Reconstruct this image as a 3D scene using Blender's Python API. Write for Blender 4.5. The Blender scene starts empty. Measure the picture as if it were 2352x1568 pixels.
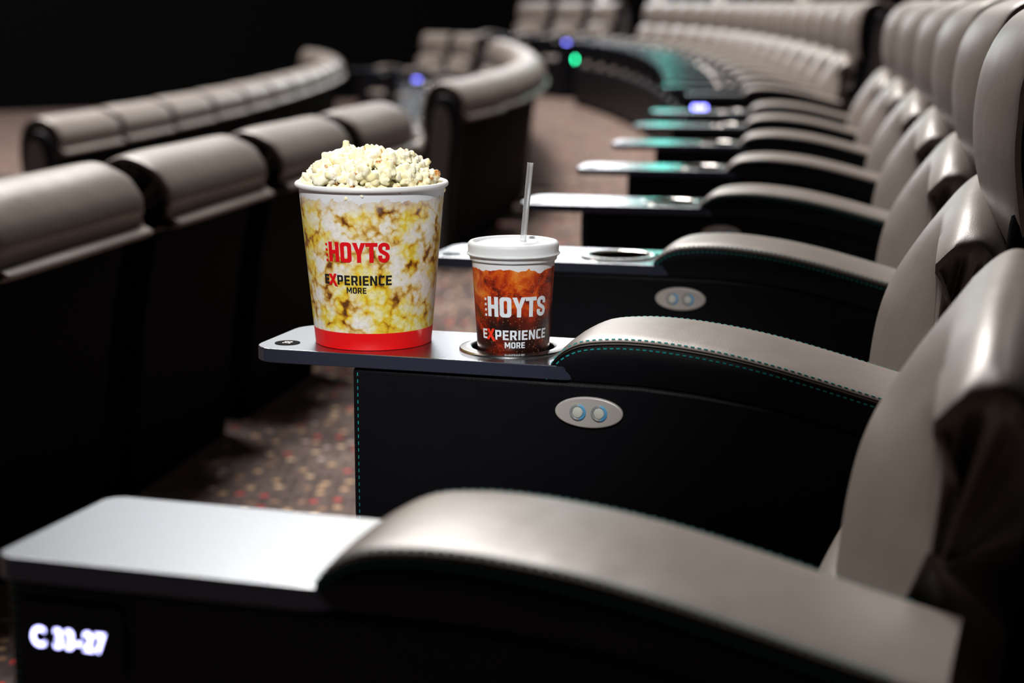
import bpy, bmesh, math, random
from mathutils import Vector, Matrix, noise

scene = bpy.context.scene
COL = scene.collection
R = math.radians

# ------------------------------------------------------------------ camera
F_PX, HORIZON = 4200.0, 8.0
PITCH = math.atan((784 - HORIZON) / F_PX)
CAM_Z = 1.023
TZ = 0.66                      # top of the tray above its own floor
cam = bpy.data.cameras.new('camera')
cam_ob = bpy.data.objects.new('camera', cam)
COL.objects.link(cam_ob)
scene.camera = cam_ob
cam_ob.location = (0, 0, CAM_Z)
cam_ob.rotation_euler = (math.pi / 2 - PITCH, 0, 0)
cam.sensor_width = 36.0
cam.lens = 36.0 * F_PX / 2352.0
cam.clip_start = 0.05
cam.clip_end = 80
cam.dof.use_dof = True
cam.dof.focus_distance = 1.93
cam.dof.aperture_fstop = 4.0
cam.dof.aperture_blades = 0

# ------------------------------------------------------------------ world, colour
w = bpy.data.worlds.new('world')
scene.world = w
w.use_nodes = True
w.node_tree.nodes['Background'].inputs[0].default_value = (0.75, 0.85, 1.0, 1)
w.node_tree.nodes['Background'].inputs[1].default_value = 0.0
vs = scene.view_settings
vs.view_transform = 'Standard'
vs.look = 'None'
vs.exposure = 0.0
vs.gamma = 1.0
vs.use_curve_mapping = False


# ------------------------------------------------------------------ lights
def area(name, loc, target, sx, sy, power, color=(1, 1, 1), spread=180):
    l = bpy.data.lights.new(name, 'AREA')
    l.shape = 'RECTANGLE'
    l.size, l.size_y = sx, sy
    l.energy = power
    l.color = color
    l.spread = R(spread)
    o = bpy.data.objects.new(name, l)
    COL.objects.link(o)
    o.location = loc
    d = Vector(target) - Vector(loc)
    o.rotation_euler = d.to_track_quat('-Z', 'Y').to_euler()
    return o


# ceiling lights of the auditorium, over the seats and towards the screen
area('ceiling_light_near', (-0.8, 5.0, 6.0), (-0.2, 2.8, 0.6), 0.7, 0.7, 105, (1.0, 0.94, 0.89))
area('ceiling_light_side', (-4.0, 5.5, 6.0), (-0.3, 3.0, 0.6), 1.2, 1.2, 42, (1.0, 0.95, 0.9))
area('ceiling_light_middle', (-0.3, 9.4, 8.5), (0.1, 7.6, 0.4), 1.5, 1.6, 600, (1.0, 0.95, 0.9))
area('ceiling_light_far', (-1.6, 14.5, 11.0), (0.6, 12.5, 0.6), 2.5, 2.5, 1500, (1.0, 0.94, 0.88))
area('ceiling_light_end', (-1.6, 20.0, 11.4), (0.2, 18.5, 0.6), 3, 2.5, 800, (1.0, 0.94, 0.88))
area('ceiling_light_left', (-4.8, 10.5, 11.0), (-3.5, 10.5, 0), 3, 4, 1150, (1.0, 0.93, 0.88))
# the green exit lamp, the white lamps and the dim wash high on the far wall
area('exit_lamp', (1.95, 24.0, 3.0), (0.5, 3, 0.7), 0.26, 1.6, 9, (0.0, 1.0, 0.8))
area('far_wall_lamp', (0.35, 24.0, 3.0), (0.2, 3, 0.7), 2.2, 1.3, 100, (0.95, 0.97, 1))
area('far_wall_wash', (-3.0, 26.0, 7.3), (-0.2, 3, 0.7), 11, 5.0, 110, (0.93, 0.97, 1))
# spot added behind the camera to light the fronts of tub and cup
sp = bpy.data.lights.new('added_front_spot', 'SPOT')
sp.energy = 880
sp.spot_size = R(8.5)
sp.spot_blend = 0.6
sp.shadow_soft_size = 0.12
sp.color = (1.0, 0.98, 0.96)
spo = bpy.data.objects.new('added_front_spot', sp)
COL.objects.link(spo)
spo.location = (-0.75, -1.6, 3.6)
spo.rotation_euler = (Vector((-0.07, 1.94, 0.78)) - spo.location).to_track_quat('-Z', 'Y').to_euler()


# ------------------------------------------------------------------ materials
def mat(name):
    m = bpy.data.materials.new(name)
    m.use_nodes = True
    return m, m.node_tree, m.node_tree.nodes['Principled BSDF']


def node(nt, typ, **kw):
    n = nt.nodes.new(typ)
    for k, v in kw.items():
        setattr(n, k, v)
    return n


def val(nt, sock, v):
    if isinstance(v, bpy.types.NodeSocket):
        nt.links.new(v, sock)
    else:
        sock.default_value = v


def mth(nt, op, a, b=0.0, c=0.0, clamp=False):
    n = node(nt, 'ShaderNodeMath', operation=op, use_clamp=clamp)
    val(nt, n.inputs[0], a)
    val(nt, n.inputs[1], b)
    val(nt, n.inputs[2], c)
    return n.outputs[0]


def ramp(nt, fac, stops, interp='LINEAR'):
    n = node(nt, 'ShaderNodeValToRGB')
    n.color_ramp.interpolation = interp
    el = n.color_ramp.elements
    while len(el) < len(stops):
        el.new(0.5)
    for e, (p, c) in zip(el, stops):
        e.position = p
        e.color = (*c, 1) if len(c) == 3 else c
    val(nt, n.inputs[0], fac)
    return n.outputs[0]


def mix(nt, fac, a, b, blend='MIX'):
    n = node(nt, 'ShaderNodeMix', data_type='RGBA', blend_type=blend)
    val(nt, n.inputs[0], fac)
    for s, v in ((n.inputs[6], a), (n.inputs[7], b)):
        if isinstance(v, bpy.types.NodeSocket):
            nt.links.new(v, s)
        else:
            s.default_value = (*v, 1)
    return n.outputs[2]


def tex_noise(nt, vec, scale, detail=3, rough=0.5, dist=0.0):
    n = node(nt, 'ShaderNodeTexNoise')
    if vec is not None:
        nt.links.new(vec, n.inputs['Vector'])
    n.inputs['Scale'].default_value = scale
    n.inputs['Detail'].default_value = detail
    n.inputs['Roughness'].default_value = rough
    n.inputs['Distortion'].default_value = dist
    return n


def coords(nt):
    return node(nt, 'ShaderNodeTexCoord').outputs['Object']


def simple(name, color, rough=0.5, metal=0.0, spec=0.5, emit=None, estr=0.0, coat=0.0, sheen=0.0):
    m, nt, b = mat(name)
    b.inputs['Base Color'].default_value = (*color, 1)
    b.inputs['Roughness'].default_value = rough
    b.inputs['Metallic'].default_value = metal
    b.inputs['Specular IOR Level'].default_value = spec
    b.inputs['Coat Weight'].default_value = coat
    b.inputs['Sheen Weight'].default_value = sheen
    if emit:
        b.inputs['Emission Color'].default_value = (*emit, 1)
        b.inputs['Emission Strength'].default_value = estr
    return m


def leather(name, color, rough=0.42, spec=0.5, bump=0.12, sheen=0.0):
    m, nt, b = mat(name)
    b.inputs['Base Color'].default_value = (*color, 1)
    b.inputs['Specular IOR Level'].default_value = spec
    b.inputs['Sheen Weight'].default_value = sheen
    b.inputs['Sheen Roughness'].default_value = 0.45
    b.inputs['Sheen Tint'].default_value = (1.0, 0.93, 0.86, 1)
    c = coords(nt)
    v = node(nt, 'ShaderNodeTexVoronoi')
    v.inputs['Scale'].default_value = 620
    nt.links.new(c, v.inputs['Vector'])
    n2 = tex_noise(nt, c, 14, 2)
    bp = node(nt, 'ShaderNodeBump')
    bp.inputs['Strength'].default_value = bump
    bp.inputs['Distance'].default_value = 0.0006
    nt.links.new(v.outputs['Distance'], bp.inputs['Height'])
    bp2 = node(nt, 'ShaderNodeBump')
    bp2.inputs['Strength'].default_value = 0.25
    bp2.inputs['Distance'].default_value = 0.006
    nt.links.new(n2.outputs[0], bp2.inputs['Height'])
    nt.links.new(bp.outputs[0], bp2.inputs['Normal'])
    nt.links.new(bp2.outputs[0], b.inputs['Normal'])
    r = mth(nt, 'MULTIPLY_ADD', n2.outputs[0], 0.12, rough - 0.06)
    nt.links.new(r, b.inputs['Roughness'])
    return m


M = {}
M['leather'] = leather('seat leather', (0.185, 0.157, 0.140), 0.41, 0.5)
M['leather_dark'] = leather('console leather', (0.0035, 0.0035, 0.0055), 0.48, 0.12, 0.2)
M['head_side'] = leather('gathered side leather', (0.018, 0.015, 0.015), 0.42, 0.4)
M['shell'] = simple('back shell', (0.0012, 0.0012, 0.0015), 0.7, spec=0.03)
M['panel'] = leather('side panel leather', (0.07, 0.065, 0.07), 0.5, 0.4)
M['thread'] = simple('teal thread', (0.0, 0.30, 0.30), 0.6)
M['seam'] = simple('seam groove', (0.004, 0.004, 0.004), 0.6, spec=0.2)
M['badge'] = simple('badge black', (0.004, 0.004, 0.004), 0.9, spec=0.05)
M['white'] = simple('white print', (0.8, 0.8, 0.8), 0.5)
M['well'] = simple('cup well', (0.003, 0.003, 0.004), 0.6, spec=0.1)
M['rim'] = simple('polished rim', (0.62, 0.60, 0.58), 0.2, metal=1)
M['plate'] = simple('control plate', (0.52, 0.50, 0.47), 0.4, metal=0.2)
M['button'] = simple('button', (0.60, 0.62, 0.56), 0.35)
M['collar'] = simple('button collar', (0.42, 0.45, 0.46), 0.3, metal=0.4)
M['collar_glint'] = simple('collar painted glint', (0.1, 0.35, 0.6), 0.3, emit=(0.05, 0.35, 0.8), estr=0.05)  # blue LED reflection on the right half, painted in with a faint glow
M['display'] = simple('display glass', (0.002, 0.002, 0.005), 0.3, spec=0.1)
M['sign_text'] = simple('lit sign text', (0.2, 0.2, 1), 0.5, emit=(0.50, 0.50, 1.0), estr=6)
M['sign_far'] = simple('lit far sign', (0.2, 0.2, 1), 0.5, emit=(0.20, 0.20, 1.0), estr=16)
M['green'] = simple('green lamp', (0, 1, .4), 0.5, emit=(0.03, 1.0, 0.42), estr=22)
M['red'] = simple('print red', (0.72, 0.0, 0.006), 0.45)
M['red_bright'] = simple('print bright red', (0.80, 0.03, 0.01), 0.45)
M['black_print'] = simple('print black', (0.008, 0.008, 0.008), 0.45)
M['white_print'] = simple('print white', (0.72, 0.78, 0.84), 0.45)
M['paper'] = simple('white paper', (0.80, 0.81, 0.83), 0.4)
M['wall'] = simple('black wall', (0.0012, 0.0012, 0.0014), 0.9, spec=0.1)
M['post'] = simple('post paint', (0.8, 0.78, 0.75), 0.5)


def tray_mat():
    m, nt, b = mat('anodised tray')
    b.inputs['Metallic'].default_value = 1.0
    b.inputs['Base Color'].default_value = (0.39, 0.42, 0.46, 1)
    c = coords(nt)
    n = tex_noise(nt, c, 900, 2)
    bp = node(nt, 'ShaderNodeBump')
    bp.inputs['Strength'].default_value = 0.12
    bp.inputs['Distance'].default_value = 0.0002
    nt.links.new(n.outputs[0], bp.inputs['Height'])
    nt.links.new(bp.outputs[0], b.inputs['Normal'])
    b.inputs['Roughness'].default_value = 0.24
    return m


M['tray'] = tray_mat()
M['tray_edge'] = simple('tray edge', (0.045, 0.055, 0.095), 0.35, metal=0.6)  # the edge's dark reflection is put into this colour


def carpet():
    m, nt, b = mat('dotted carpet')
    c = coords(nt)
    big = tex_noise(nt, c, 3.0, 3, 0.6)
    base = ramp(nt, big.outputs[0], [(0.36, (0.055, 0.040, 0.040)), (0.52, (0.13, 0.094, 0.086)),
                                     (0.68, (0.18, 0.14, 0.12))])
    # dark pixel checks
    vd = node(nt, 'ShaderNodeTexVoronoi', distance='CHEBYCHEV', voronoi_dimensions='2D')
    vd.inputs['Scale'].default_value = 42
    vd.inputs['Randomness'].default_value = 0.35
    nt.links.new(c, vd.inputs['Vector'])
    sepd = node(nt, 'ShaderNodeSeparateColor')
    nt.links.new(vd.outputs['Color'], sepd.inputs[0])
    dk = mth(nt, 'MULTIPLY', mth(nt, 'LESS_THAN', vd.outputs['Distance'], 0.33),
             mth(nt, 'LESS_THAN', sepd.outputs[0], 0.62))
    col = mix(nt, mth(nt, 'MULTIPLY', dk, 0.85), base, (0.018, 0.014, 0.015))
    # coloured dots
    v = node(nt, 'ShaderNodeTexVoronoi', voronoi_dimensions='2D')
    v.inputs['Scale'].default_value = 19
    v.inputs['Randomness'].default_value = 0.8
    nt.links.new(c, v.inputs['Vector'])
    sep = node(nt, 'ShaderNodeSeparateColor')
    nt.links.new(v.outputs['Color'], sep.inputs[0])
    dot = mth(nt, 'LESS_THAN', v.outputs['Distance'], 0.19)
    pick = mth(nt, 'LESS_THAN', sep.outputs[1], 0.70)
    dcol = ramp(nt, sep.outputs[0], [(0.0, (0.70, 0.04, 0.04)), (0.19, (0.75, 0.48, 0.27)), (0.45, (0.95, 0.70, 0.45)),
                                     (0.68, (0.42, 0.24, 0.14)), (0.84, (0.70, 0.55, 0.52))], 'CONSTANT')
    col = mix(nt, mth(nt, 'MULTIPLY', dot, pick), col, dcol)
    nt.links.new(col, b.inputs['Base Color'])
    b.inputs['Roughness'].default_value = 0.95
    b.inputs['Specular IOR Level'].default_value = 0.1
    b.inputs['Sheen Weight'].default_value = 0.5
    b.inputs['Sheen Tint'].default_value = (1, .8, .75, 1)
    return m


M['carpet'] = carpet()


def tub_mat():
    m, nt, b = mat('popcorn printed tub')
    c = coords(nt)
    warp = tex_noise(nt, c, 60, 3, 0.6)
    vm = node(nt, 'ShaderNodeVectorMath', operation='MULTIPLY_ADD')
    nt.links.new(warp.outputs['Color'], vm.inputs[0])
    vm.inputs[1].default_value = (0.012, 0.012, 0.012)
    nt.links.new(c, vm.inputs[2])
    v1 = node(nt, 'ShaderNodeTexVoronoi', feature='SMOOTH_F1')
    v1.inputs['Scale'].default_value = 58
    v1.inputs['Smoothness'].default_value = 0.08
    nt.links.new(vm.outputs[0], v1.inputs['Vector'])
    v2 = node(nt, 'ShaderNodeTexVoronoi')
    v2.inputs['Scale'].default_value = 150
    nt.links.new(vm.outputs[0], v2.inputs['Vector'])
    d = mth(nt, 'ADD', mth(nt, 'MULTIPLY', v1.outputs['Distance'], 0.66), mth(nt, 'MULTIPLY', v2.outputs['Distance'], 0.50))
    puff = ramp(nt, d, [(0.42, (0.86, 0.86, 0.84)), (0.60, (0.83, 0.80, 0.68)), (0.72, (0.76, 0.58, 0.22)),
                        (0.86, (0.50, 0.25, 0.03)), (0.95, (0.16, 0.05, 0.01))])
    puff_y = ramp(nt, d, [(0.36, (0.86, 0.82, 0.45)), (0.56, (0.84, 0.68, 0.08)), (0.72, (0.76, 0.48, 0.02)),
                          (0.83, (0.42, 0.18, 0.01)), (0.92, (0.13, 0.045, 0.01))])
    big = tex_noise(nt, c, 23, 3, 0.6)
    yel = ramp(nt, big.outputs[0], [(0.43, (0, 0, 0)), (0.54, (1, 1, 1))])
    col = mix(nt, yel, puff, puff_y)
    fine = tex_noise(nt, c, 260, 4, 0.65)
    col = mix(nt, 1.0, col, ramp(nt, fine.outputs[0], [(0.3, (0.82, 0.80, 0.76)), (0.6, (1, 1, 1))]), 'MULTIPLY')
    sep = node(nt, 'ShaderNodeSeparateXYZ')
    nt.links.new(c, sep.inputs[0])
    z = sep.outputs[2]
    edge = tex_noise(nt, c, 75, 3, 0.6)
    lim = mth(nt, 'MULTIPLY_ADD', edge.outputs[0], 0.020, 0.1495)
    up = mth(nt, 'SUBTRACT', lim, z)
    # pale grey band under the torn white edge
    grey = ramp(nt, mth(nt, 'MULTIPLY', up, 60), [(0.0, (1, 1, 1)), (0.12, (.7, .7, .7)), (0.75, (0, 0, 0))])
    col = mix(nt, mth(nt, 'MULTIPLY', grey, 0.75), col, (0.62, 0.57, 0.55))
    white = mth(nt, 'LESS_THAN', up, 0.0)
    col = mix(nt, white, col, (0.74, 0.77, 0.82))
    redb = mth(nt, 'LESS_THAN', z, 0.0185)
    col = mix(nt, redb, col, (0.80, 0.004, 0.006))
    nt.links.new(col, b.inputs['Base Color'])
    b.inputs['Roughness'].default_value = 0.32
    b.inputs['Specular IOR Level'].default_value = 0.4
    return m


M['tub'] = tub_mat()


def cup_mat():
    m, nt, b = mat('cola printed cup')
    c = coords(nt)
    n1 = tex_noise(nt, c, 32, 4, 0.55, 0.8)
    n2 = tex_noise(nt, c, 240, 3, 0.7)
    sep = node(nt, 'ShaderNodeSeparateXYZ')
    nt.links.new(c, sep.inputs[0])
    z = sep.outputs[2]
    hi = mth(nt, 'MULTIPLY_ADD', z, 7.0, -0.74)
    f = mth(nt, 'ADD', mth(nt, 'ADD', mth(nt, 'MULTIPLY', n1.outputs[0], 1.7), mth(nt, 'MULTIPLY', n2.outputs[0], 0.22)), hi)
    f = mth(nt, 'SUBTRACT', f, 0.53)
    col = ramp(nt, f, [(0.22, (0.014, 0.004, 0.003)), (0.42, (0.10, 0.008, 0.003)), (0.56, (0.38, 0.028, 0.004)),
                       (0.70, (0.58, 0.09, 0.006)), (0.88, (0.68, 0.22, 0.03)), (1.0, (0.75, 0.42, 0.14))])
    v = node(nt, 'ShaderNodeTexVoronoi')
    v.inputs['Scale'].default_value = 330
    nt.links.new(c, v.inputs['Vector'])
    spk = mth(nt, 'LESS_THAN', v.outputs['Distance'], 0.19)
    col = mix(nt, mth(nt, 'MULTIPLY', spk, 0.25), col, (0.9, 0.45, 0.2))
    e = tex_noise(nt, c, 42, 3, 0.5)
    lim = mth(nt, 'MULTIPLY_ADD', e.outputs[0], 0.024, 0.1365)
    white = mth(nt, 'GREATER_THAN', z, lim)
    col = mix(nt, white, col, (0.72, 0.74, 0.77))
    nt.links.new(col, b.inputs['Base Color'])
    b.inputs['Roughness'].default_value = 0.3
    b.inputs['Specular IOR Level'].default_value = 0.4
    return m


M['cup'] = cup_mat()


def popcorn_mat():
    m, nt, b = mat('popped corn')
    c = coords(nt)
    oi = node(nt, 'ShaderNodeObjectInfo')
    at = node(nt, 'ShaderNodeAttribute', attribute_name='hull')
    n = tex_noise(nt, c, 90, 3, 0.6)
    pale = mix(nt, oi.outputs['Random'], (0.92, 0.87, 0.62), (0.93, 0.92, 0.80))
    col = mix(nt, ramp(nt, n.outputs[0], [(0.45, (0, 0, 0)), (0.72, (1, 1, 1))]), pale, (0.93, 0.83, 0.42))
    fac = mth(nt, 'MULTIPLY', at.outputs['Fac'], 1.0, clamp=True)
    col = mix(nt, fac, col, (0.50, 0.19, 0.02))
    nt.links.new(col, b.inputs['Base Color'])
    b.inputs['Roughness'].default_value = 0.65
    b.inputs['Subsurface Weight'].default_value = 0.15
    b.inputs['Subsurface Radius'].default_value = (0.004, 0.003, 0.002)
    b.inputs['Subsurface Scale'].default_value = 1.0
    return m


M['popcorn'] = popcorn_mat()


def plastic(name, color, alpha_mix, rough=0.2):
    m, nt, b = mat(name)
    b.inputs['Base Color'].default_value = (*color, 1)
    b.inputs['Roughness'].default_value = rough
    b.inputs['Transmission Weight'].default_value = alpha_mix
    b.inputs['IOR'].default_value = 1.25
    return m


M['lid'] = plastic('frosted lid', (0.86, 0.89, 0.91), 0.25, 0.32)
M['straw'] = plastic('clear straw', (0.95, 0.97, 0.98), 0.88, 0.15)


# ------------------------------------------------------------------ mesh helpers
def link(name, me, m=None, parent=None):
    o = bpy.data.objects.new(name, me)
    COL.objects.link(o)
    if m is not None and not me.materials:
        for mm in (m if isinstance(m, (list, tuple)) else [m]):
            me.materials.append(mm)
    if parent is not None:
        o.parent = parent
    return o


def from_bm(bm, name, m=None, parent=None, smooth=True, angle=40):
    me = bpy.data.meshes.new(name)
    bmesh.ops.recalc_face_normals(bm, faces=bm.faces)
    if smooth:
        for f in bm.faces:
            f.smooth = True
        for e in bm.edges:
            if len(e.link_faces) == 2 and e.calc_face_angle(0) > R(angle):
                e.smooth = False
    bm.to_mesh(me)
    bm.free()
    return link(name, me, m, parent)


def bevel(o, wdt, seg=3, limit=35):
    md = o.modifiers.new('bevel', 'BEVEL')
    md.width = wdt
    md.segments = seg
    md.limit_method = 'ANGLE'
    md.angle_limit = R(limit)
    return o


def tag(o, label=None, cat=None, group=None, kind=None):
    if label:
        o['label'] = label
    if cat:
        o['category'] = cat
    if group:
        o['group'] = group
    if kind:
        o['kind'] = kind
    return o


def empty(name, loc=(0, 0, 0), rz=0.0):
    o = bpy.data.objects.new(name, None)
    COL.objects.link(o)
    o.location = loc
    o.rotation_euler = (0, 0, rz)
    o.empty_display_size = 0.05
    return o


def copy_tree(o, parent=None):
    c = o.copy()
    COL.objects.link(c)
    c.parent = parent
    for ch in list(o.children):
        copy_tree(ch, c)
    return c


def add_box(bm, c, s, rot=None):
    mt = Matrix.Translation(c) @ (rot.to_4x4() if rot else Matrix.Identity(4)) @ Matrix.Diagonal((*s, 1))
    bmesh.ops.create_cube(bm, size=1, matrix=mt)


def lathe(prof, n=64, bm=None, cz=(0, 0, 0), cap=False):
    bm = bm or bmesh.new()
    rings = []
    for r, z in prof:
        if r < 1e-6:
            rings.append([bm.verts.new((cz[0], cz[1], cz[2] + z))])
        else:
            rings.append([bm.verts.new((cz[0] + r * math.cos(2 * math.pi * i / n), cz[1] + r * math.sin(2 * math.pi * i / n), cz[2] + z))
                          for i in range(n)])
    for a, b in zip(rings, rings[1:]):
        for i in range(n):
            j = (i + 1) % n
            if len(a) == 1 and len(b) == 1:
                break
            if len(a) == 1:
                bm.faces.new((a[0], b[i], b[j]))
            elif len(b) == 1:
                bm.faces.new((a[i], b[0], a[j]))
            else:
                bm.faces.new((a[i], b[i], b[j], a[j]))
    return bm


def prism(pts, y0, y1, bm=None):
    """extrude an outline in the X-Z plane from y0 to y1"""
    bm = bm or bmesh.new()
    a = [bm.verts.new((x, y0, z)) for x, z in pts]
    b = [bm.verts.new((x, y1, z)) for x, z in pts]
    bm.faces.new(a)
    bm.faces.new(b[::-1])
    for i in range(len(pts)):
        j = (i + 1) % len(pts)
        bm.faces.new((a[i], b[i], b[j], a[j]))
    return bm


def tube(pts, r, bm=None, n=8, cap=True):
    bm = bm or bmesh.new()
    pts = [Vector(p) for p in pts]
    rings = []
    for i, p in enumerate(pts):
        t = (pts[min(i + 1, len(pts) - 1)] - pts[max(i - 1, 0)]).normalized()
        up = Vector((0, 0, 1)) if abs(t.z) < 0.95 else Vector((0, 1, 0))
        a = t.cross(up).normalized()
        b = t.cross(a).normalized()
        rings.append([bm.verts.new(p + a * r * math.cos(2 * math.pi * k / n) + b * r * math.sin(2 * math.pi * k / n)) for k in range(n)])
    for q, s in zip(rings, rings[1:]):
        for k in range(n):
            bm.faces.new((q[k], q[(k + 1) % n], s[(k + 1) % n], s[k]))
    if cap:
        bm.faces.new(rings[0][::-1])
        bm.faces.new(rings[-1])
    return bm


def catmull(pts, per, closed=True):
    out = []
    n = len(pts)
    rng = range(n) if closed else range(n - 1)
    for i in rng:
        g = lambda k: pts[k % n] if closed else pts[max(0, min(n - 1, k))]
        p0, p1, p2, p3 = g(i - 1), g(i), g(i + 1), g(i + 2)
        for s in range(per):
            t = s / per
            out.append(tuple(0.5 * (2 * b + (c - a) * t + (2 * a - 5 * b + 4 * c - d) * t * t + (3 * b - a - 3 * c + d) * t ** 3)
                             for a, b, c, d in zip(p0, p1, p2, p3)))
    if not closed:
        out.append(tuple(pts[-1]))
    return out


def interp(tab, u):
    if u <= tab[0][0]:
        return tab[0][1]
    for (a, va), (b, vb) in zip(tab, tab[1:]):
        if u <= b:
            return va + (vb - va) * (u - a) / (b - a)
    return tab[-1][1]


def curve_shape(splines, extrude=0.0, bev=0.0, bres=3):
    """filled 2D outlines (with holes) -> mesh in the XY plane"""
    cu = bpy.data.curves.new('outline', 'CURVE')
    cu.dimensions = '2D'
    cu.fill_mode = 'BOTH'
    cu.extrude = extrude
    cu.bevel_depth = bev
    cu.bevel_resolution = bres
    for pts in splines:
        s = cu.splines.new('POLY')
        s.points.add(len(pts) - 1)
        for p, (x, y) in zip(s.points, pts):
            p.co = (x, y, 0, 1)
        s.use_cyclic_u = True
    o = bpy.data.objects.new('outline', cu)
    COL.objects.link(o)
    dg = bpy.context.evaluated_depsgraph_get()
    me = bpy.data.meshes.new_from_object(o.evaluated_get(dg))
    bpy.data.objects.remove(o)
    bpy.data.curves.remove(cu)
    me.materials.clear()
    return me


def text_mesh(body, size, off=0.0, sx=1.0, align='LEFT', spacing=1.0):
    cu = bpy.data.curves.new('lettering', 'FONT')
    cu.body = body
    cu.size = size
    cu.offset = off
    cu.align_x = align
    cu.space_character = spacing
    o = bpy.data.objects.new('lettering', cu)
    COL.objects.link(o)
    dg = bpy.context.evaluated_depsgraph_get()
    me = bpy.data.meshes.new_from_object(o.evaluated_get(dg))
    bpy.data.objects.remove(o)
    bpy.data.curves.remove(cu)
    me.materials.clear()
    if sx != 1.0:
        for v in me.vertices:
            v.co.x *= sx
    return me


def rrect(x0, x1, y0, y1, r, n=6):
    """rounded rectangle, r = radius or 4 radii (x0y0, x1y0, x1y1, x0y1)"""
    rs = r if isinstance(r, (list, tuple)) else [r] * 4
    out = []
    for (cx, cy, sx, sy, a0), q in zip(((x0, y0, 1, 1, 180), (x1, y0, -1, 1, 270), (x1, y1, -1, -1, 0), (x0, y1, 1, -1, 90)), rs):
        for i in range(n + 1):
            a = R(a0 + 90 * i / n)
            out.append((cx + sx * q + q * math.cos(a), cy + sy * q + q * math.sin(a)))
    return out


def circ(cx, cy, r, n=48, ry=None):
    return [(cx + r * math.cos(2 * math.pi * i / n), cy + (ry or r) * math.sin(2 * math.pi * i / n)) for i in range(n)]


# ------------------------------------------------------------------ cushions
def pillow(prof, half, per=5, p=7.0, nlat=34, pleat=0.0, npl=15, seed=1, bow=0.0, edge=0.9, bpow=2.6, zlo=-9.0, zr=1.0, drop=0.0):
    """closed side outline lofted across the seat: bowed front, rounded edges, gathered folds on both side faces"""
    pts = catmull(prof, per)
    cx = sum(a for a, b in pts) / len(pts)
    cz = sum(b for a, b in pts) / len(pts)
    mx = min(a for a, b in pts)
    rnd = random.Random(seed)
    ph = [rnd.uniform(0, 6.28) for _ in range(4)]
    bm = bmesh.new()
    rings = []
    lay = []
    for i in range(nlat + 1):
        s = -1 + 2 * i / nlat
        t = math.copysign(1 - (1 - abs(s)) ** 1.7, s)
        k = (1 - min(1, abs(t)) ** p) ** (1 / p)
        lay.append((t, edge + (1 - edge) * k, 0.0))
    cap = [(.96, .35), (.90, .8), (.80, 1.0), (.68, .9), (.52, .6), (.34, .3), (.15, .1)]
    lay = [(-1, edge * c, r) for c, r in cap[::-1]] + lay + [(1, edge * c, r) for c, r in cap]
    for t, sc, rp in lay:
        ring = []
        for j, (x, z) in enumerate(pts):
            a = 2 * math.pi * j / len(pts)
            wv = math.sin(npl * a + ph[0] + 1.5 * math.sin(3 * a + ph[1])) * (0.6 + 0.4 * math.sin(5 * a + ph[2]))
            f = sc * (1 + 0.006 * math.sin(4 * t + a * 2 + ph[3]))
            if rp == 0 and abs(t) > .9:
                f *= 1 + .10 * pleat * (abs(t) - .9) * 10 * wv
            X = cx + (x - cx) * f
            if x < cx:
                X += bow * abs(t) ** bpow * ((cx - x) / (cx - mx)) * f * min(1.12, max(0, (z - zlo) / zr))
            Z = cz + (z - cz) * f - drop * abs(t) ** 3 * min(1, max(0, z / .14))
            y = t * half
            y -= math.copysign(pleat * half * rp * (0.45 - 0.55 * wv), t)
            ring.append(bm.verts.new((X, y, TZ + Z)))
        rings.append(ring)
    n = len(pts)
    for q, (a, b) in enumerate(zip(rings, rings[1:])):
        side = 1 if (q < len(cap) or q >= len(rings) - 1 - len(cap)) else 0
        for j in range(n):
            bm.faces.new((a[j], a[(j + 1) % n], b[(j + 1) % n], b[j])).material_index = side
    for ring in (rings[0], rings[-1]):
        c = bm.verts.new((cx, ring[0].co.y, TZ + cz))
        for j in range(n):
            bm.faces.new((ring[j], ring[(j + 1) % n], c)).material_index = 1
    return bm


HEAD = [(.482, .075), (.447, .125), (.428, .190), (.426, .250), (.437, .305), (.464, .348), (.508, .370), (.560, .374), (.612, .355),
        (.644, .322), (.655, .290), (.650, .266), (.654, .252), (.672, .240), (.662, .230), (.615, .222), (.56, .180), (.515, .085)]
LUMB = [(.318, -.130), (.316, -.058), (.330, .020), (.362, .082), (.402, .135), (.436, .160), (.468, .140), (.490, .08),
        (.480, -.05), (.455, -.140), (.37, -.165)]
LOWB = [(.268, -.30), (.270, -.22), (.284, -.140), (.306, -.085), (.36, -.065), (.43, -.10), (.44, -.24), (.36, -.33)]


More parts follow.
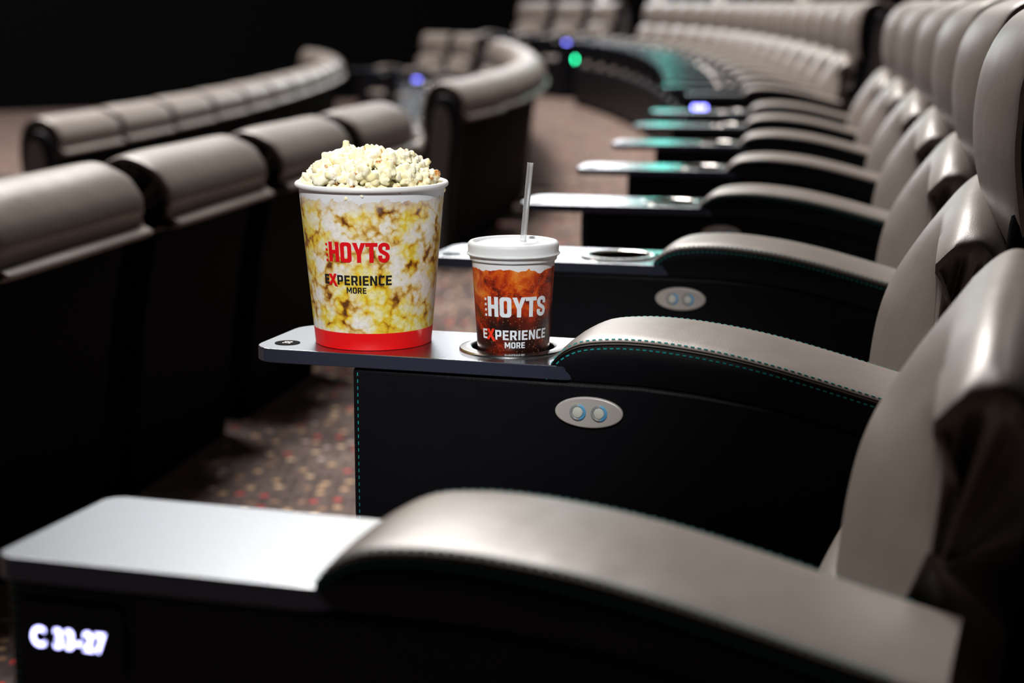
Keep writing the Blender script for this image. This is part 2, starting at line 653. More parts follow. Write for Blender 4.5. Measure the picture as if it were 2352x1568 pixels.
def make_seat():
    t = empty('recliner_seat')
    bm = prism([(-.17, .26), (-.185, .34), (-.17, .425), (-.12, .45), (.1, .44), (.34, .42), (.42, .40), (.42, .24), (.0, .22)], -.276, .276)
    o = from_bm(bm, 'seat_cushion', M['leather'], t)
    bevel(o, .03, 4, 30)
    bm = prism([(-.215, .05), (-.215, .40), (-.19, .42), (-.188, .05)], -.27, .27)
    bevel(from_bm(bm, 'footrest', M['leather_dark'], t), .01, 3)
    bm = prism([(-.12, .0), (-.12, .22), (.50, .24), (.50, .0)], -.27, .27)
    from_bm(bm, 'base', M['shell'], t)
    from_bm(pillow(LOWB, .276, 5, 7, 26, .03, seed=3, bow=.01), 'lower_cushion', [M['leather'], M['leather']], t)
    from_bm(pillow(LUMB, .280, 8, 6, 46, .16, 9, seed=5, bow=.118, edge=.88, bpow=2.0, zlo=-.19, zr=.24, drop=.034), 'backrest', [M['leather'], M['leather']], t)
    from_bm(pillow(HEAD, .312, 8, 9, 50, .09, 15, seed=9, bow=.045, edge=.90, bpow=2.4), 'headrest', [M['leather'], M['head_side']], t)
    sh = [(.42, .03), (.44, .30), (.455, .60), (.475, .80), (.50, .93), (.53, .985), (.57, .98), (.605, .93), (.61, .86),
          (.585, .74), (.555, .50), (.53, .25), (.51, .03)]
    bevel(from_bm(prism(sh, -.312, .312), 'back_shell', M['shell'], t), .02, 3, 30)
    return t


def add_side_panel(seat, y, sgn, back=0.045):
    """upholstered end panel with its raised dark border and round cap"""
    out = catmull([(.40, .08), (.40, .35), (.405, .56), (.425, .66), (.468, .79), (.478, .90), (.505, .975), (.55, .985),
                   (.592, .945), (.605, .86), (.585, .72), (.56, .5), (.54, .08)], 4)
    out = [(a + back, b) for a, b in out]
    cx = sum(p[0] for p in out) / len(out)
    cz = sum(p[1] for p in out) / len(out)
    y1 = y + sgn * .03
    o = from_bm(prism(out, min(y, y1), max(y, y1)), 'side_panel', M['leather_dark'], seat)
    bevel(o, .008, 3, 50)
    inn = [(cx + (a - cx) * .62, cz + (b - cz) * .90) for a, b in out]
    y2 = y1 + sgn * .004
    o2 = from_bm(prism(inn, min(y1, y2), max(y1, y2)), 'inset', M['panel'], o)
    o2['label'] = 'grey leather inset'
    bm = bmesh.new()
    bmesh.ops.create_cone(bm, cap_ends=True, segments=24, radius1=.011, radius2=.011, depth=.03,
                          matrix=Matrix.Translation((.618, y + sgn * .01, .80)) @ Matrix.Rotation(R(90), 4, 'X'))
    o3 = from_bm(bm, 'round_cap', M['plate'], seat)
    o3['label'] = 'small metal cap'


# ------------------------------------------------------------------ consoles
HW = .0775
PAD_TOP = [(.0, -.015), (.004, -.004), (.011, .008), (.022, .018), (.038, .0255), (.06, .029), (.09, .0305), (.13, .0285), (.18, .0225),
           (.23, .013), (.28, .001), (.33, -.012), (.38, -.024), (.44, -.036)]
PAD_BOT = [(.0, -.016), (.1, -.0165), (.16, -.021), (.22, -.029), (.28, -.042), (.34, -.058), (.40, -.075), (.44, -.086)]


def ptop(u):
    return TZ + interp(PT, u)


PT = catmull(PAD_TOP, 4, closed=False)
PB = catmull(PAD_BOT, 3, closed=False)


def make_pad(parent, detail=True):
    bm = bmesh.new()
    rings = []
    us = [0.0, .0015, .004, .007, .011, .016, .022, .03, .038, .048] + [.06 + .02 * i for i in range(18)]
    for u in us:
        t, b = ptop(u), TZ + interp(PB, u)
        k = min(1, max(0.12, (t - b) / .028))
        wd = HW * (0.985 + 0.015 * min(1, u / .02))
        sec = [(-wd + .004, b), (-wd - .0005, b + (t - b) * .3), (-wd - .0015, b + (t - b) * .55), (-wd + .0005, t - .0062 * k), (-wd + .002, t - .0045 * k),
               (-wd + .0035, t - .0022 * k), (-wd + .008, t - .0002), (-wd + .02, t + .0018 * k), (-.03, t + .0036 * k), (0, t + .0042 * k)]
        full = sec + [(-y, z) for y, z in sec[-2::-1]]
        rings.append([bm.verts.new((u, y, z)) for y, z in full])
    for a, b in zip(rings, rings[1:]):
        n = len(a)
        for j in range(n):
            fc = bm.faces.new((a[j], a[(j + 1) % n], b[(j + 1) % n], b[j]))
            fc.material_index = 1 if j < 3 or j > n - 5 else 0  # pad sides take the darker leather, their shade put into the colour
    bm.faces.new(rings[0][::-1])
    bm.faces.new(rings[-1])
    pad = from_bm(bm, 'armrest_pad', [M['leather'], M['leather_dark']], parent, angle=60)
    if detail:
        bm = bmesh.new()
        for sg in (-1, 1):
            for dy, dz in ((.0012, -.0052), (.0030, -.0030)):
                tube([(u, sg * (HW - dy + .0015), ptop(u) + dz) for u in [.006, .011, .016, .022, .03, .038, .048] + [.06 + .01 * i for i in range(32)]],
                     .0007, bm, 5)
        o = from_bm(bm, 'seam', M['seam'], pad)
        for sg in (-1, 1):
            bm = bmesh.new()
            for dy, dz in ((.0066, -.0006), (-.0004, -.0092)):
                u = .004
                while u < .37:
                    z = ptop(u)
                    sl = math.atan2(ptop(u + .001) - z, .001)
                    add_box(bm, (u, sg * (HW - dy), z + dz), (.0036, .0011, .0012), Matrix.Rotation(-sl, 3, 'Y'))
                    u += .0066 * math.cos(sl) + 0.0002
            o = from_bm(bm, 'stitching', M['thread'], pad, smooth=False)
            o['label'] = 'teal stitching'
    return pad


def make_body(parent, u0, detail=True):
    prof = [(u0, .0), (u0, TZ - .0155)]
    for u in (.0, .1, .16, .22, .28, .34, .395):
        prof.append((u, TZ + interp(PB, u) - .0005 if u > 0 else TZ - .0165))
    prof += [(.395, .0)]
    bm = prism(prof, -.0745, .0745)
    o = from_bm(bm, 'console_body', M['leather_dark'], parent)
    bevel(o, .005, 3, 50)
    if detail:
        bm = bmesh.new()
        z = .03
        while z < TZ - .022:
            add_box(bm, (u0 + .0065, -.0748, z), (.0009, .0008, .0036))
            z += .0075
        s = from_bm(bm, 'stitching', M['thread'], o, smooth=False)
        s['label'] = 'teal stitching'
    return o


def slab(splines, z0, z1, bev, name, mats, parent):
    me = curve_shape(splines, (z1 - z0) / 2 - bev, bev, 3)
    for v in me.vertices:
        v.co.z += (z0 + z1) / 2
    o = link(name, me, mats, parent)
    for p in me.polygons:
        p.use_smooth = False
        if len(mats) > 1:
            p.material_index = 0 if p.normal.z > 0.5 else 1
    return o


HOLE = -.056


def make_cup_holder(tray):
    bm = lathe([(.0435, .0008), (.0440, -.055), (.040, -.060), (.0, -.060)], 56, cz=(HOLE, 0, TZ))
    h = from_bm(bm, 'cup_holder', M['well'], tray)
    bm = lathe([(.0575, -.001), (.0580, .0012), (.0568, .0026), (.050, .0034), (.0455, .0031), (.0441, .0022), (.0438, -.001)],
               64, cz=(HOLE, 0, TZ))
    r = from_bm(bm, 'rim', M['rim'], h)
    r['label'] = 'polished metal rim'
    return h


def make_controls(parent, y=-.0745):
    rot = Matrix.Rotation(R(90), 4, 'X')
    me = curve_shape([circ(0, 0, .034, 64, ry=.0145)], .0006, .0018, 3)
    me.transform(rot)
    me.transform(Matrix.Translation((.048, y - .0018, TZ - .047)))
    p = link('control_plate', me, M['plate'], parent)
    for f in me.polygons:
        f.use_smooth = True
    p['label'] = 'oval brushed metal plate'
    for du in (-.0112, .0112):
        bm = lathe([(.0085, -.0005), (.0085, .0012), (.0072, .0022), (.0060, .0012), (.0058, .0)], 40)
        bm.transform(Matrix.Translation((.048 + du, y - .0042, TZ - .047)) @ rot)
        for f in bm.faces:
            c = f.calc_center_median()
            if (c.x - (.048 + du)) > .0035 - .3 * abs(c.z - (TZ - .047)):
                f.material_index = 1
        c = from_bm(bm, 'button_collar', [M['collar'], M['collar_glint']], p)
        bm = lathe([(.0057, -.0005), (.0057, .0016), (.0050, .0026), (.003, .0031), (0, .0033)], 32)
        bm.transform(Matrix.Translation((.048 + du, y - .0042, TZ - .047)) @ rot)
        from_bm(bm, 'button', M['button'], p)


def make_badge(tray, digits):
    me = curve_shape([circ(-.300, -.042, .0138, 40)], .0002, 0)
    me.transform(Matrix.Translation((0, 0, TZ + .0004)))
    bd = link('number_badge', me, M['badge'], tray)
    bd['label'] = 'round black number badge'
    tm = text_mesh(digits, .0125, .0002, 1.0, 'CENTER')
    tm.transform(Matrix.Translation((-.300 + .0045, -.042, TZ + .0009)) @ Matrix.Rotation(R(90), 4, 'Z'))
    link('numerals', tm, M['white'], bd)


def make_console(digits=None, detail=True):
    t = empty('armrest_console')
    make_body(t, -.212, detail)
    outer = rrect(-.328, .03, -HW, HW, [.030, .010, .010, .034])
    tray = slab([outer, circ(HOLE, 0, .046, 48)], TZ - .0150, TZ, .0012, 'tray', [M['tray'], M['tray_edge']], t)
    make_cup_holder(tray)
    if digits:
        make_badge(tray, digits)
    make_pad(t, detail)
    make_controls(t)
    return t


def make_end_console(text=None):
    near = text is not None
    t = empty('end_console')
    make_body(t, -.218, near)
    slab([rrect(-.224, .03, -HW - .002, HW, [.014, .030, .014, .014])], TZ - .016, TZ, .0012, 'table_top', [M['tray'], M['tray_edge']], t)
    make_pad(t, near)
    me = curve_shape([rrect(-.206, -.130, -.0235, .0235, .003)], .001, .0008)
    rot = Matrix.Rotation(R(90), 4, 'X')
    me.transform(rot)
    me.transform(Matrix.Translation((0, -.076, TZ - .053)))
    d = link('seat_sign', me, M['display'], t)
    d['label'] = 'dark display with lit seat numbers'
    if near:
        tm = text_mesh(text, .0185, .0005, 1.0, 'LEFT', 1.1)
        xs = [v.co.x for v in tm.vertices]
        sc = .056 / (max(xs) - min(xs))
        tm.transform(Matrix.Diagonal((sc, 1, 1, 1)))
        tm.transform(rot)
        tm.transform(Matrix.Translation((-.1985, -.0785, TZ - .0605)))
        o = link('lit_numbers', tm, M['sign_text'], d)
    else:
        bm = bmesh.new()
        for k in range(4):
            add_box(bm, (-.190 + k * .015, -.0785, TZ - .053), (.009, .001, .016))
        o = from_bm(bm, 'lit_numbers', M['sign_far'], d, smooth=False)
    o['label'] = 'glowing blue characters'
    return t


# ------------------------------------------------------------------ room
def slab_poly(name, pts, z0, z1, m, kind='structure'):
    bm = bmesh.new()
    a = [bm.verts.new((x, y, z0)) for x, y in pts]
    b = [bm.verts.new((x, y, z1)) for x, y in pts]
    bm.faces.new(a)
    bm.faces.new(b)
    for i in range(len(pts)):
        j = (i + 1) % len(pts)
        bm.faces.new((a[i], a[j], b[j], b[i]))
    o = from_bm(bm, name, m, smooth=False)
    o['kind'] = kind
    return o


FL1 = -.315
FL2 = -.447
edge = [(-2.05, -3), (-1.55, 1.5), (-1.06, 3.6), (-.965, 4.03), (-.72, 5.2), (-.48, 6.9), (-.27, 8.5), (-.11, 10.8), (-.02, 12.8), (.07, 17), (.127, 22.4)]
edge1 = [(x - 1.33, y) for x, y in edge]
slab_poly('floor', edge + [(6, 22.4), (6, -3)], -.75, 0, M['carpet'])
slab_poly('floor_front', [(-3.6, -3)] + edge1[1:] + [(-1.2, 29)] + [(-.2, 29), (.12, 22.39)] + [(x - .002, y) for x, y in edge[::-1][1:]], -.75, FL1, M['carpet'])
slab_poly('floor_lower', [(-12, -3), (-12, 40), (7, 40), (7, -3)], -.95, -.752, M['carpet'])
slab_poly('floor_screen', [(-12, -3), (-12, 34)] + [(-1.25, 34), (-1.25, 29)] + [(x - .002, y) for x, y in edge1[::-1]], -.75, FL2, M['carpet'])
slab_poly('ceiling', [(-12, -3), (-12, 40), (7, 40), (7, -3)], 12.0, 12.1, M['wall'])
slab_poly('wall_right', [(6, -3), (6.2, -3), (6.2, 40), (6, 40)], -.9, 12, M['wall'])
slab_poly('wall_left', [(-12.2, -3), (-12, -3), (-12, 40), (-12.2, 40)], -.9, 12, M['wall'])
slab_poly('wall_back', [(-12, -3.2), (6, -3.2), (6, -3), (-12, -3)], -.9, 12, M['wall'])
slab_poly('wall_far', [(-12, 22.0), (-7.1, 25.4), (-2.9, 28.4), (1.0, 31.2), (6.2, 31.2), (6.2, 31.5), (.9, 31.5), (-12.2, 22.4)], -.9, 12, M['wall'])


# ------------------------------------------------------------------ rows
ORD = ['first', 'second', 'third', 'fourth', 'fifth', 'sixth', 'seventh', 'eighth', 'ninth', 'tenth', 'eleventh', 'twelfth',
       'thirteenth', 'fourteenth', 'fifteenth', 'sixteenth', 'seventeenth', 'eighteenth']
NUM = {33: 'thirty-three'}

seat0 = make_seat()
con0 = make_console(None, True)
con_far = make_console(None, False)
end0 = make_end_console('C 33-27')
end_far = make_end_console()
used = set()


def place(proto, x, y, z, phi):
    if proto.name not in used:
        used.add(proto.name)
        o = proto
    else:
        o = copy_tree(proto)
    o.location = (x, y, z)
    o.rotation_euler = (0, 0, -R(phi))
    return o


def mid(a, b):
    return ((a[0] + b[0]) / 2, (a[1] + b[1]) / 2, (a[2] + b[2]) / 2)


# the popcorn row: (x, y, turn) of each console
T = [(-.110, 1.187, 17.5), (.055, 1.908, 17), (.212, 2.636, 15.5), (.350, 3.372, 14), (.480, 4.112, 12.5), (.598, 4.850, 11.5), (.702, 5.575, 10.5),
     (.806, 6.300, 9.5)]
tail = ['carrying the popcorn tub and the drink', 'just behind the drink cup', 'second beyond the popcorn tray', 'third beyond the popcorn tray',
        'fourth beyond the popcorn tray', 'fifth beyond the popcorn tray', 'sixth beyond the popcorn tray, last before the gap']
o = place(end0, T[0][0], T[0][1], 0, T[0][2])
tag(o, 'black end console with plain silver table and lit sign C 33-27', 'armrest', 'armrests of the popcorn row')
first = None
for i in range(1, 8):
    x, y, p = T[i]
    if i <= 3:
        o = place(con0, x, y, 0, p) if i > 1 else place(con0, x, y, 0, p)
    else:
        o = place(con_far, x, y, 0, p)
    tray = [c for c in o.children if c.name.startswith('tray')][0]
    make_badge(tray, str(34 - i)) if i <= 4 else None
    tag(o, 'black armrest console with silver tray, ' + tail[i - 1], 'armrest', 'armrests of the popcorn row')
names = ['between the end console and the popcorn console', 'between the popcorn console and the one behind the drink',
         'third along the popcorn row, beyond the drink', 'fourth along the popcorn row', 'fifth along the popcorn row',
         'sixth along the popcorn row', 'seventh along the popcorn row, last before the gap']
for i in range(7):
    x, y, p = mid(T[i], T[i + 1])
    o = place(seat0, x, y, 0, p)
    tag(o, 'black leather recliner, ' + names[i], 'seat', 'recliners of the popcorn row')
    if i == 0:
        seat_near = o


def path(xv, yv, r1, r2, y0, n, step=.745, extra=1.3):
    out = []
    y = y0
    for k in range(n):
        r = r1 if y < yv else r2
        x = xv - (y - yv) ** 2 / (2 * r)
        sl = -(y - yv) / r
        out.append((x, y, math.degrees(math.atan(sl)) * extra))
        y += step / math.sqrt(1 + sl * sl)
    return out


def block(P, z, where, grp, consoles=True, sign=True, panel_near=True, seats=True):
    n = len(P)
    if consoles:
        for k, (x, y, p) in enumerate(P):
            if k == 0:
                o = place(end_far, x, y, z, p)
                tag(o, 'end console with blue lit sign, near end of ' + where, 'armrest', 'armrests in ' + grp)
            else:
                o = place(con_far, x, y, z, p)
                tag(o, 'silver tray armrest, %s past the end console in %s' % (ORD[k - 1], where), 'armrest', 'armrests in ' + grp)
    for k in range(n - 1):
        x, y, p = mid(P[k], P[k + 1])
        o = place(seat0, x, y, z, p)
        tag(o, 'black leather recliner, %s from near end of %s' % (ORD[k], where), 'seat', 'recliners in ' + grp)
        if k == 0 and panel_near:
            # the end seat carries the outer side panel
            add_side_panel(o, -.352, -1)
    return


def from_top(x, y, p):
    a = R(p)
    return (x - .525 * math.cos(a), y + .525 * math.sin(a), p)


# popcorn row, beyond the gap
P = path(1.255, 13.7, 60, 32, 7.55, 16)
block(P, 0, 'popcorn row beyond the gap', 'the popcorn row beyond the gap')
P = [(.72, 20.3, -22), (.42, 20.98, -27), (.06, 21.63, -32), (-.36, 22.24, -37)]
block(P[:4], 0, 'farthest block of popcorn row', 'the farthest block of the popcorn row')

# the row in front, seen from behind
tops = [(-.955, 3.02, 11), (-.808, 3.76, 10.5), (-.668, 4.50, 10.3), (-.535, 5.24, 10), (-.405, 5.975, 9.5)]
P = [from_top(x - .020, y - .11, p) for x, y, p in tops]
nm = ['nearest of the four left of the popcorn tub', 'second of the four left of the popcorn tub', 'third of the four left of the popcorn tub',
      'fourth of the four, just above the popcorn tub']
for k in range(4):
    x, y, p = mid(P[k], P[k + 1])
    o = place(seat0, x, y, FL1, p)
    tag(o, 'black leather recliner seen from behind, ' + nm[k], 'seat', 'recliners of the row in front')
tp = path(.07, 11.0, 20, 60, 7.15, 13)
block([from_top(*t) for t in tp], FL1, 'curved row behind the tub', 'the far block of the row in front')
P = [(-.80, 18.2, -20), (-1.08, 18.88, -25), (-1.42, 19.54, -30)]
block(P, FL1, 'last block past the curved row', 'the last block of the row in front', panel_near=True)

# two rows in front
tp = path(-1.44, 13.5, 48, 19, 7.08, 16)
block([from_top(*t) for t in tp], FL2, 'lowest row at upper left', 'the lowest row')

# the nearest seat: its headrest is wound further back and it carries an outer side panel
for ch in seat_near.children:
    if ch.name.startswith('headrest'):
        ch.location.x = .055
add_side_panel(seat_near, -.306, -1, .065)

# ------------------------------------------------------------------ far details
bm = bmesh.new()
add_box(bm, (.28, 22.75, .30), (1.0, .12, .60))
hp = from_bm(bm, 'partition', M['wall'], smooth=False)
hp['kind'] = 'structure'
hp.name = 'wall_partition'
st = empty('aisle_lamp', (.70, 19.85, 0))
bm = bmesh.new()
add_box(bm, (0, 0, .235), (.09, .09, .47))
bevel(from_bm(bm, 'housing', M['shell'], st, smooth=False), .01)
bm = bmesh.new()
add_box(bm, (0, -.05, .435), (.06, .012, .05))
from_bm(bm, 'lens', M['green'], st, smooth=False)
tag(st, 'small green glowing aisle lamp at the far end of the carpet', 'lamp')

rail = empty('handrail', (0, 0, 0))
posts = [(1.13, 23.2), (1.60, 20.3), (1.92, 17.2), (2.2, 14.0)]
for x, y in posts:
    bm = bmesh.new()
    add_box(bm, (x, y, .75), (.09, .05, 1.5))
    bevel(from_bm(bm, 'post', M['post'], rail, smooth=False), .01)
bm = tube([(x, y, 1.5) for x, y in posts], .02, n=10)
from_bm(bm, 'rail', M['post'], rail)
tag(rail, 'pale handrail posts rising behind the farthest headrests', 'handrail')


# ------------------------------------------------------------------ printed logos
def stroke(path_pts, width):
    """thick polyline as an outline"""
    L, Rr = [], []
    n = len(path_pts)
    for i, p in enumerate(path_pts):
        a = Vector(path_pts[max(0, i - 1)])
        b = Vector(path_pts[min(n - 1, i + 1)])
        t = (b - a).normalized()
        nn = Vector((-t.y, t.x)) * width / 2
        L.append(tuple(Vector(p) + nn))
        Rr.append(tuple(Vector(p) - nn))
    return L + Rr[::-1]


def arc(cx, cy, r, a0, a1, n=12, ry=None):
    return [(cx + r * math.cos(R(a0 + (a1 - a0) * i / n)), cy + (ry or r) * math.sin(R(a0 + (a1 - a0) * i / n))) for i in range(n + 1)]


def hoyts_shapes():
    """blocky condensed wordmark, unit height"""
    S = []
    for k in range(4):
        y = .05 + k * .265
        S.append([[(0, y - .055), (.115, y - .055), (.115, y + .065), (0, y + .065)]])
    x = .19
    S.append([[(x, 0), (x + .20, 0), (x + .20, .40), (x + .36, .40), (x + .36, 0), (x + .56, 0), (x + .56, 1), (x + .36, 1), (x + .36, .60),
               (x + .20, .60), (x + .20, 1), (x, 1)]])
    x = .82
    S.append([rrect(x, x + .56, -.01, 1.01, .17, 6), rrect(x + .20, x + .36, .17, .83, .075, 5)])
    x = 1.42
    S.append([[(x, 1), (x + .215, 1), (x + .315, .66), (x + .415, 1), (x + .63, 1), (x + .415, .42), (x + .415, 0), (x + .215, 0), (x + .215, .42)]])
    x = 2.04
    S.append([[(x, 1), (x + .56, 1), (x + .56, .81), (x + .38, .81), (x + .38, 0), (x + .18, 0), (x + .18, .81), (x, .81)]])
    x = 2.63
    w = .19
    pts = [(x + .445, .64), (x + .445, .74)] + arc(x + .27, .755, .175, 0, 180, 12, ry=.155) + [(x + .10, .68)] + \
          [(x + .14, .575), (x + .27, .495), (x + .40, .41), (x + .445, .32)] + arc(x + .27, .245, .175, 0, -180, 12, ry=.155) + [(x + .095, .36)]
    S.append([stroke(pts, w)])
    return S, 3.13


def letters():
    t = .19
    D = {}
    D['E'] = ([[(0, 0), (.56, 0), (.56, t), (.20, t), (.20, .41), (.52, .41), (.52, .59), (.20, .59), (.20, 1 - t), (.56, 1 - t), (.56, 1), (0, 1)]], .56)
    D['I'] = ([[(0, 0), (.20, 0), (.20, 1), (0, 1)]], .20)
    bowl = [(0, .32)] + rrect(-.3, .62, .32, 1, [.01, .16, .16, .01], 5)[6:18]
    bowl = [(0, 0), (.20, 0), (.20, .32)] + [(.44, .32)] + arc(.46, .48, .16, -90, 0, 5) + arc(.46, .84, .16, 0, 90, 5) + [(0, 1)]
    hole = [(.20, .50), (.36, .50)] + arc(.36, .56, .06, -90, 0, 4) + arc(.36, .76, .06, 0, 90, 4) + [(.20, .82)]
    D['P'] = ([bowl, hole], .62)
    bowl = [(0, 0), (.20, 0), (.20, .34), (.30, .34), (.44, 0), (.66, 0), (.50, .36)] + arc(.46, .52, .16, -50, 0, 4) + \
        arc(.46, .84, .16, 0, 90, 5) + [(0, 1)]
    D['R'] = ([bowl, hole], .64)
    D['N'] = ([[(0, 0), (.19, 0), (.19, .62), (.46, 0), (.66, 0), (.66, 1), (.47, 1), (.47, .38), (.20, 1), (0, 1)]], .66)
    D['C'] = ([[(.56, 0), (.56, .18), (.26, .18)] + arc(.26, .24, .06, -90, -180, 3) + arc(.26, .76, .06, 180, 90, 3) + [(.56, .82), (.56, 1), (.20, 1)] +
               arc(.20, .80, .20, 90, 180, 5) + arc(.20, .20, .20, 180, 270, 5)], .56)
    D['O'] = ([rrect(0, .66, 0, 1, .20, 5), rrect(.20, .46, .18, .82, .07, 4)], .66)
    D['M'] = ([[(0, 0), (.19, 0), (.19, .60), (.36, .22), (.50, .22), (.67, .60), (.67, 0), (.86, 0), (.86, 1), (.66, 1), (.43, .48), (.20, 1), (0, 1)]], .86)
    return D


LETTERS = letters()


def wrap(me, x0, sx, y0, sy, rad, ang0, lift, skew=0.0):
    """scale a flat mesh and bend it round a tapering cup: rad(z) is the wall radius"""
    bm = bmesh.new()
    bm.from_mesh(me)
    xs = [v.co.x for v in bm.verts]
    lo, hi = min(xs), max(xs)
    k = lo
    stepx = (hi - lo) / max(1, int((hi - lo) * sx / .0015))
    while k < hi:
        k += stepx
        bmesh.ops.bisect_plane(bm, geom=bm.verts[:] + bm.edges[:] + bm.faces[:], plane_co=(k, 0, 0), plane_no=(1, 0, 0))
    r0 = rad(y0 + .5 * sy)
    for v in bm.verts:
        X = x0 + v.co.x * sx
        Z = y0 + v.co.y * sy
        a = ang0 + X / r0
        r = rad(Z) + lift
        v.co = (r * math.sin(a), -r * math.cos(a), Z)
    return bm


def put_logo(parent, rad, ang0, zbase, logo_m, text_m, x_m, arclen=.0707, face=0.0, lift=.0003):
    sc = arclen / 3.13
    S, wd = hoyts_shapes()
    bmj = bmesh.new()
    me_all = bpy.data.meshes.new('logo')
    for sh in S:
        me = curve_shape(sh)
        bmj.from_mesh(me)
    bmj.to_mesh(me_all)
    bmj.free()
    bm = wrap(me_all, -arclen / 2, sc, zbase, .0212, rad, ang0, lift)
    o1 = from_bm(bm, 'wordmark', logo_m, parent, smooth=True)
    o1['label'] = 'printed word HOYTS'
    # second line
    parts = bmesh.new()
    ew, gap = .56, .80
    x = 0.0
    full = 0.0
    for i, ch in enumerate('EPERIENCE'):
        if i == 1:
            x += gap
        sh, wd = LETTERS[ch]
        me = curve_shape([[(x + a, b) for a, b in c] for c in sh])
        parts.from_mesh(me)
        full = x + wd
        x += wd + .13
    mw = sum(LETTERS[c][1] + .13 for c in 'MORE') - .13
    k = .62
    x = full * .50 - mw * k / 2
    for ch in 'MORE':
        sh, wd = LETTERS[ch]
        me = curve_shape([[(x + a * k, b * k - .84) for a, b in c] for c in sh])
        parts.from_mesh(me)
        x += (wd + .13) * k
    me2 = bpy.data.meshes.new('slogan')
    parts.to_mesh(me2)
    parts.free()
    al = arclen * 1.075
    s2 = al / full
    zb = zbase - .0245
    bm = wrap(me2, -al / 2 - .0005, s2, zb, .0104, rad, ang0, lift)
    o2 = from_bm(bm, 'slogan', text_m, parent)
    o2['label'] = 'printed words EXPERIENCE MORE'
    xl = ew - .02
    X = [(xl, 1.08), (xl + .36, 1.08), (xl + .48, .76), (xl + .62, 1.12), (xl + .90, 1.12), (xl + .63, .50), (xl + .98, -.20), (xl + .64, -.15),
         (xl + .44, .25), (xl + .25, -.06), (xl - .08, -.06), (xl + .31, .50)]
    X = [(xl + (a - xl) * 1.02, b) for a, b in X]
    me3 = curve_shape([X])
    bm = wrap(me3, -al / 2 - .0005, s2, zb, .0104, rad, ang0, lift * 2)
    o3 = from_bm(bm, 'slogan_cross', x_m, parent)
    o3['label'] = 'large red letter X of the slogan'


# ------------------------------------------------------------------ popcorn tub
TUB = (-.1515, 1.972)
TH = .172
r_bot, r_top = .0632, .0790
rad_tub = lambda z: r_bot + (r_top - r_bot) * z / TH
tub = empty('popcorn_tub', (TUB[0], TUB[1], TZ + .0003))
bm = lathe([(0, .003), (r_bot - .002, .003), (r_bot - .001, .0), (r_bot, .0002)] + [(rad_tub(TH * i / 10), TH * i / 10) for i in range(1, 11)] +
           [(r_top - .0008, TH), (rad_tub(.1) - .0008, .1), (rad_tub(.004) - .0008, .005), (0, .005)], 128)
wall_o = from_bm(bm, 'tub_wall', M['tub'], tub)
bm = lathe([(r_top - .001 + .0024 + .0026 * math.cos(R(a)), TH + .0 + .0030 * math.sin(R(a))) for a in range(0, 361, 20)], 128)
rimo = from_bm(bm, 'rolled_rim', M['paper'], tub)
rimo['label'] = 'white rolled paper rim'
put_logo(wall_o, rad_tub, R(-10), .0955, M['red'], M['black_print'], M['red'])
tag(tub, 'tall paper tub printed with popcorn and a red base band, heaped with popcorn', 'popcorn tub')

# popcorn pieces
rnd = random.Random(11)
protos = []
for k in range(9):
    bm = bmesh.new()
    bmesh.ops.create_icosphere(bm, subdivisions=4, radius=1)
    lobes = []
    for i in range(rnd.randint(9, 13)):
        d = Vector((rnd.gauss(0, 1), rnd.gauss(0, 1), rnd.gauss(0, 1))).normalized()
        lobes.append((d, rnd.uniform(.38, .72), rnd.uniform(8, 17)))
    hd = Vector((rnd.gauss(0, 1), rnd.gauss(0, 1), rnd.gauss(0, 1))).normalized()
    hl = bm.verts.layers.float.new('hull')
    sz = rnd.uniform(.0098, .0132)
    for v in bm.verts:
        d = v.co.normalized()
        r = .45
        best = 0
        for (ld, am, kk) in lobes:
            b = am * math.exp(kk * (d.dot(ld) - 1))
            best = max(best, b)
            r += b * .35
        r += best * .55
        r += .10 * noise.noise(d * 3.1 + Vector((k, 0, 0))) + .05 * noise.noise(d * 7 + Vector((k, 2, 0)))
        h = max(0, (d.dot(hd) - .86) / .03) + max(0, .56 - r) * 9 * max(0, noise.noise(d * 2 + Vector((k * 3, 5, 1))) + .15)
        v[hl] = min(1, h * (0.55 + .9 * noise.noise(d * 9)) if h > 0 else 0) if k % 3 != 2 else min(1, max(0, .46 - r) * 4)
        r = min(r, 0.92 + .08 * noise.noise(d * 4))
        v.co = d * r * sz
    me = bpy.data.meshes.new('popcorn')
    for f in bm.faces:
        f.smooth = True
    bm.to_mesh(me)
    bm.free()
    me.materials.append(M['popcorn'])
    protos.append(me)
dome_r = r_top - .0115


def dome(rr):
    q = min(1, rr / (r_top - .004))
    return .169 + .030 * (1 - q ** 3.0)


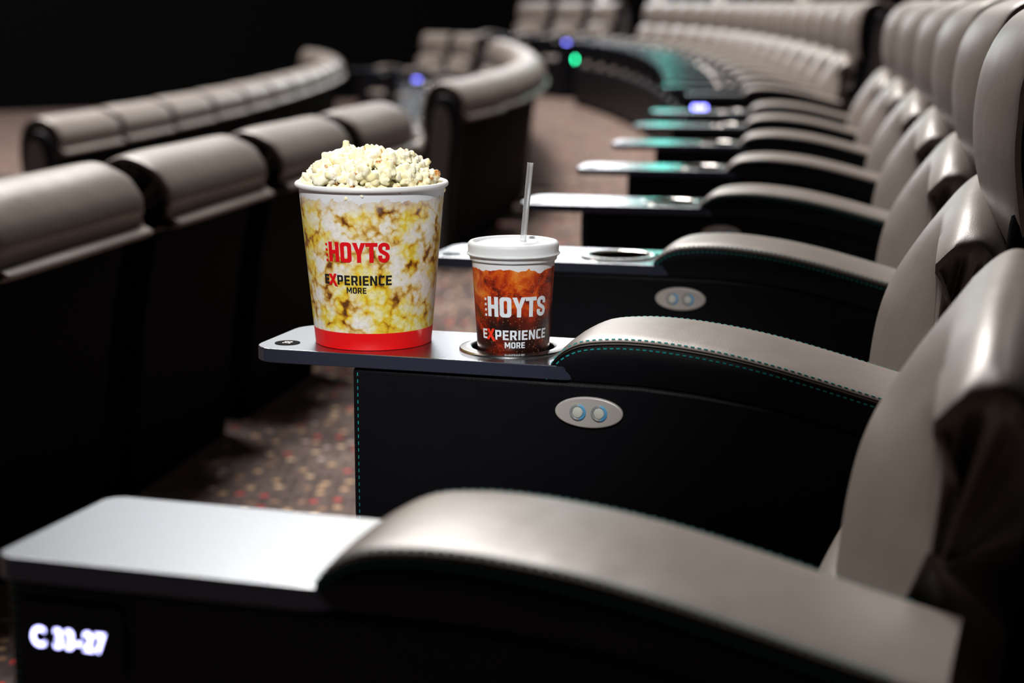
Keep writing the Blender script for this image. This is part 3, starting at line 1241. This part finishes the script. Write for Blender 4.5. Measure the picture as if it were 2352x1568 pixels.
cnt = 0
placed = []
LIM = 235
ga = math.pi * (3 - math.sqrt(5))
for layer, (n, dz) in enumerate(((150, 0.0), (50, -.013), (34, 0.0))):
    for i in range(n):
        rr = (dome_r - .012 * (layer == 1)) * math.sqrt((i + .5) / n)
        a = i * ga + layer
        x = rr * math.cos(a) + rnd.uniform(-.002, .002)
        y = rr * math.sin(a) + rnd.uniform(-.002, .002)
        if layer == 2:
            x, y = (dome_r + .001) * math.cos(i * 6.2832 / n), (dome_r + .001) * math.sin(i * 6.2832 / n)
        elif math.hypot(x, y) > dome_r - .012 * layer:
            s = (dome_r - .012 * layer) / math.hypot(x, y)
            x, y = x * s, y * s
        z = (.1665 if layer == 2 else dome(math.hypot(x, y)) + dz) + rnd.uniform(-.003, .004)
        if layer == 0 and rnd.random() < .10 and rr < .055:
            z += .005
        o = bpy.data.objects.new('popcorn', protos[rnd.randrange(len(protos))])
        COL.objects.link(o)
        o.location = (TUB[0] + x, TUB[1] + y, TZ + z)
        o.rotation_euler = (rnd.uniform(0, 6.28), rnd.uniform(0, 6.28), rnd.uniform(0, 6.28))
        s = rnd.uniform(.85, 1.2)
        o.scale = (s, s, s)
        tag(o, 'piece of pale buttery popcorn heaped in the printed tub', 'popcorn', 'popcorn heaped in the tub')

# ------------------------------------------------------------------ drink cup
a1 = R(T[1][2])
CUP = (T[1][0] + HOLE * math.cos(a1), T[1][1] - HOLE * math.sin(a1))
CB = -.048                                  # the cup stands in the holder
CH = .158
rc_b, rc_t = .0345, .0448
rad_cup = lambda z: rc_b + (rc_t - rc_b) * z / CH
cup = empty('drink_cup', (CUP[0], CUP[1], TZ + CB - .0115 + .0))
cup.location.z = TZ - .0598
CH = .168
bm = lathe([(0, .004), (rc_b - .0015, .004), (rc_b - .001, .0), (rc_b, .0002)] + [(rad_cup(CH * i / 10), CH * i / 10) for i in range(1, 11)] +
           [(rc_t - .0006, CH), (rad_cup(.08) - .0006, .08), (rad_cup(.006) - .0006, .006), (0, .006)], 96)
cw = from_bm(bm, 'cup_wall', M['cup'], cup)
put_logo(cw, rad_cup, R(3), .0598 + .0405, M['white_print'], M['white_print'], M['red_bright'], arclen=.0705)
z0 = .0598
lid_prof = [(.0463, z0 + .0975), (.0470, z0 + .1030), (.0496, z0 + .1028), (.0499, z0 + .1036), (.0487, z0 + .1046), (.0482, z0 + .1062), (.0484, z0 + .1120),
            (.0480, z0 + .1145), (.0462, z0 + .1162), (.0440, z0 + .1166), (.0425, z0 + .1155), (.0418, z0 + .1130), (.0395, z0 + .1125), (.0375, z0 + .1130), (.0360, z0 + .1143), (.0325, z0 + .1145),
            (.0270, z0 + .1143), (.0262, z0 + .1155), (.0240, z0 + .1158), (.0140, z0 + .1155), (.0, z0 + .1155)]
lid_in = [(r - .0007 if r > .001 else 0, z - .0007) for r, z in lid_prof]
bm = lathe(lid_prof + lid_in[::-1], 96)
lid = from_bm(bm, 'lid', M['lid'], cup, angle=60)
lid['label'] = 'frosted white plastic lid'
tag(cup, 'paper cola cup with plastic lid standing in the tray cup holder', 'drink cup')

sb = Vector((.0030, .0, z0 + .035))
stp = Vector((.0180, .004, z0 + .198))
bm = bmesh.new()
d = (stp - sb)
q = d.to_track_quat('Z', 'Y').to_matrix().to_4x4()
Ln = d.length
lathe([(.0033, 0), (.0033, Ln), (.0028, Ln), (.0028, 0), (.0033, 0)], 24, bm)
bm.transform(q)
so = from_bm(bm, 'drinking_straw', M['straw'])
so.location = Vector(cup.location) + sb
tag(so, 'clear plastic straw poking up through the cola cup lid', 'straw')
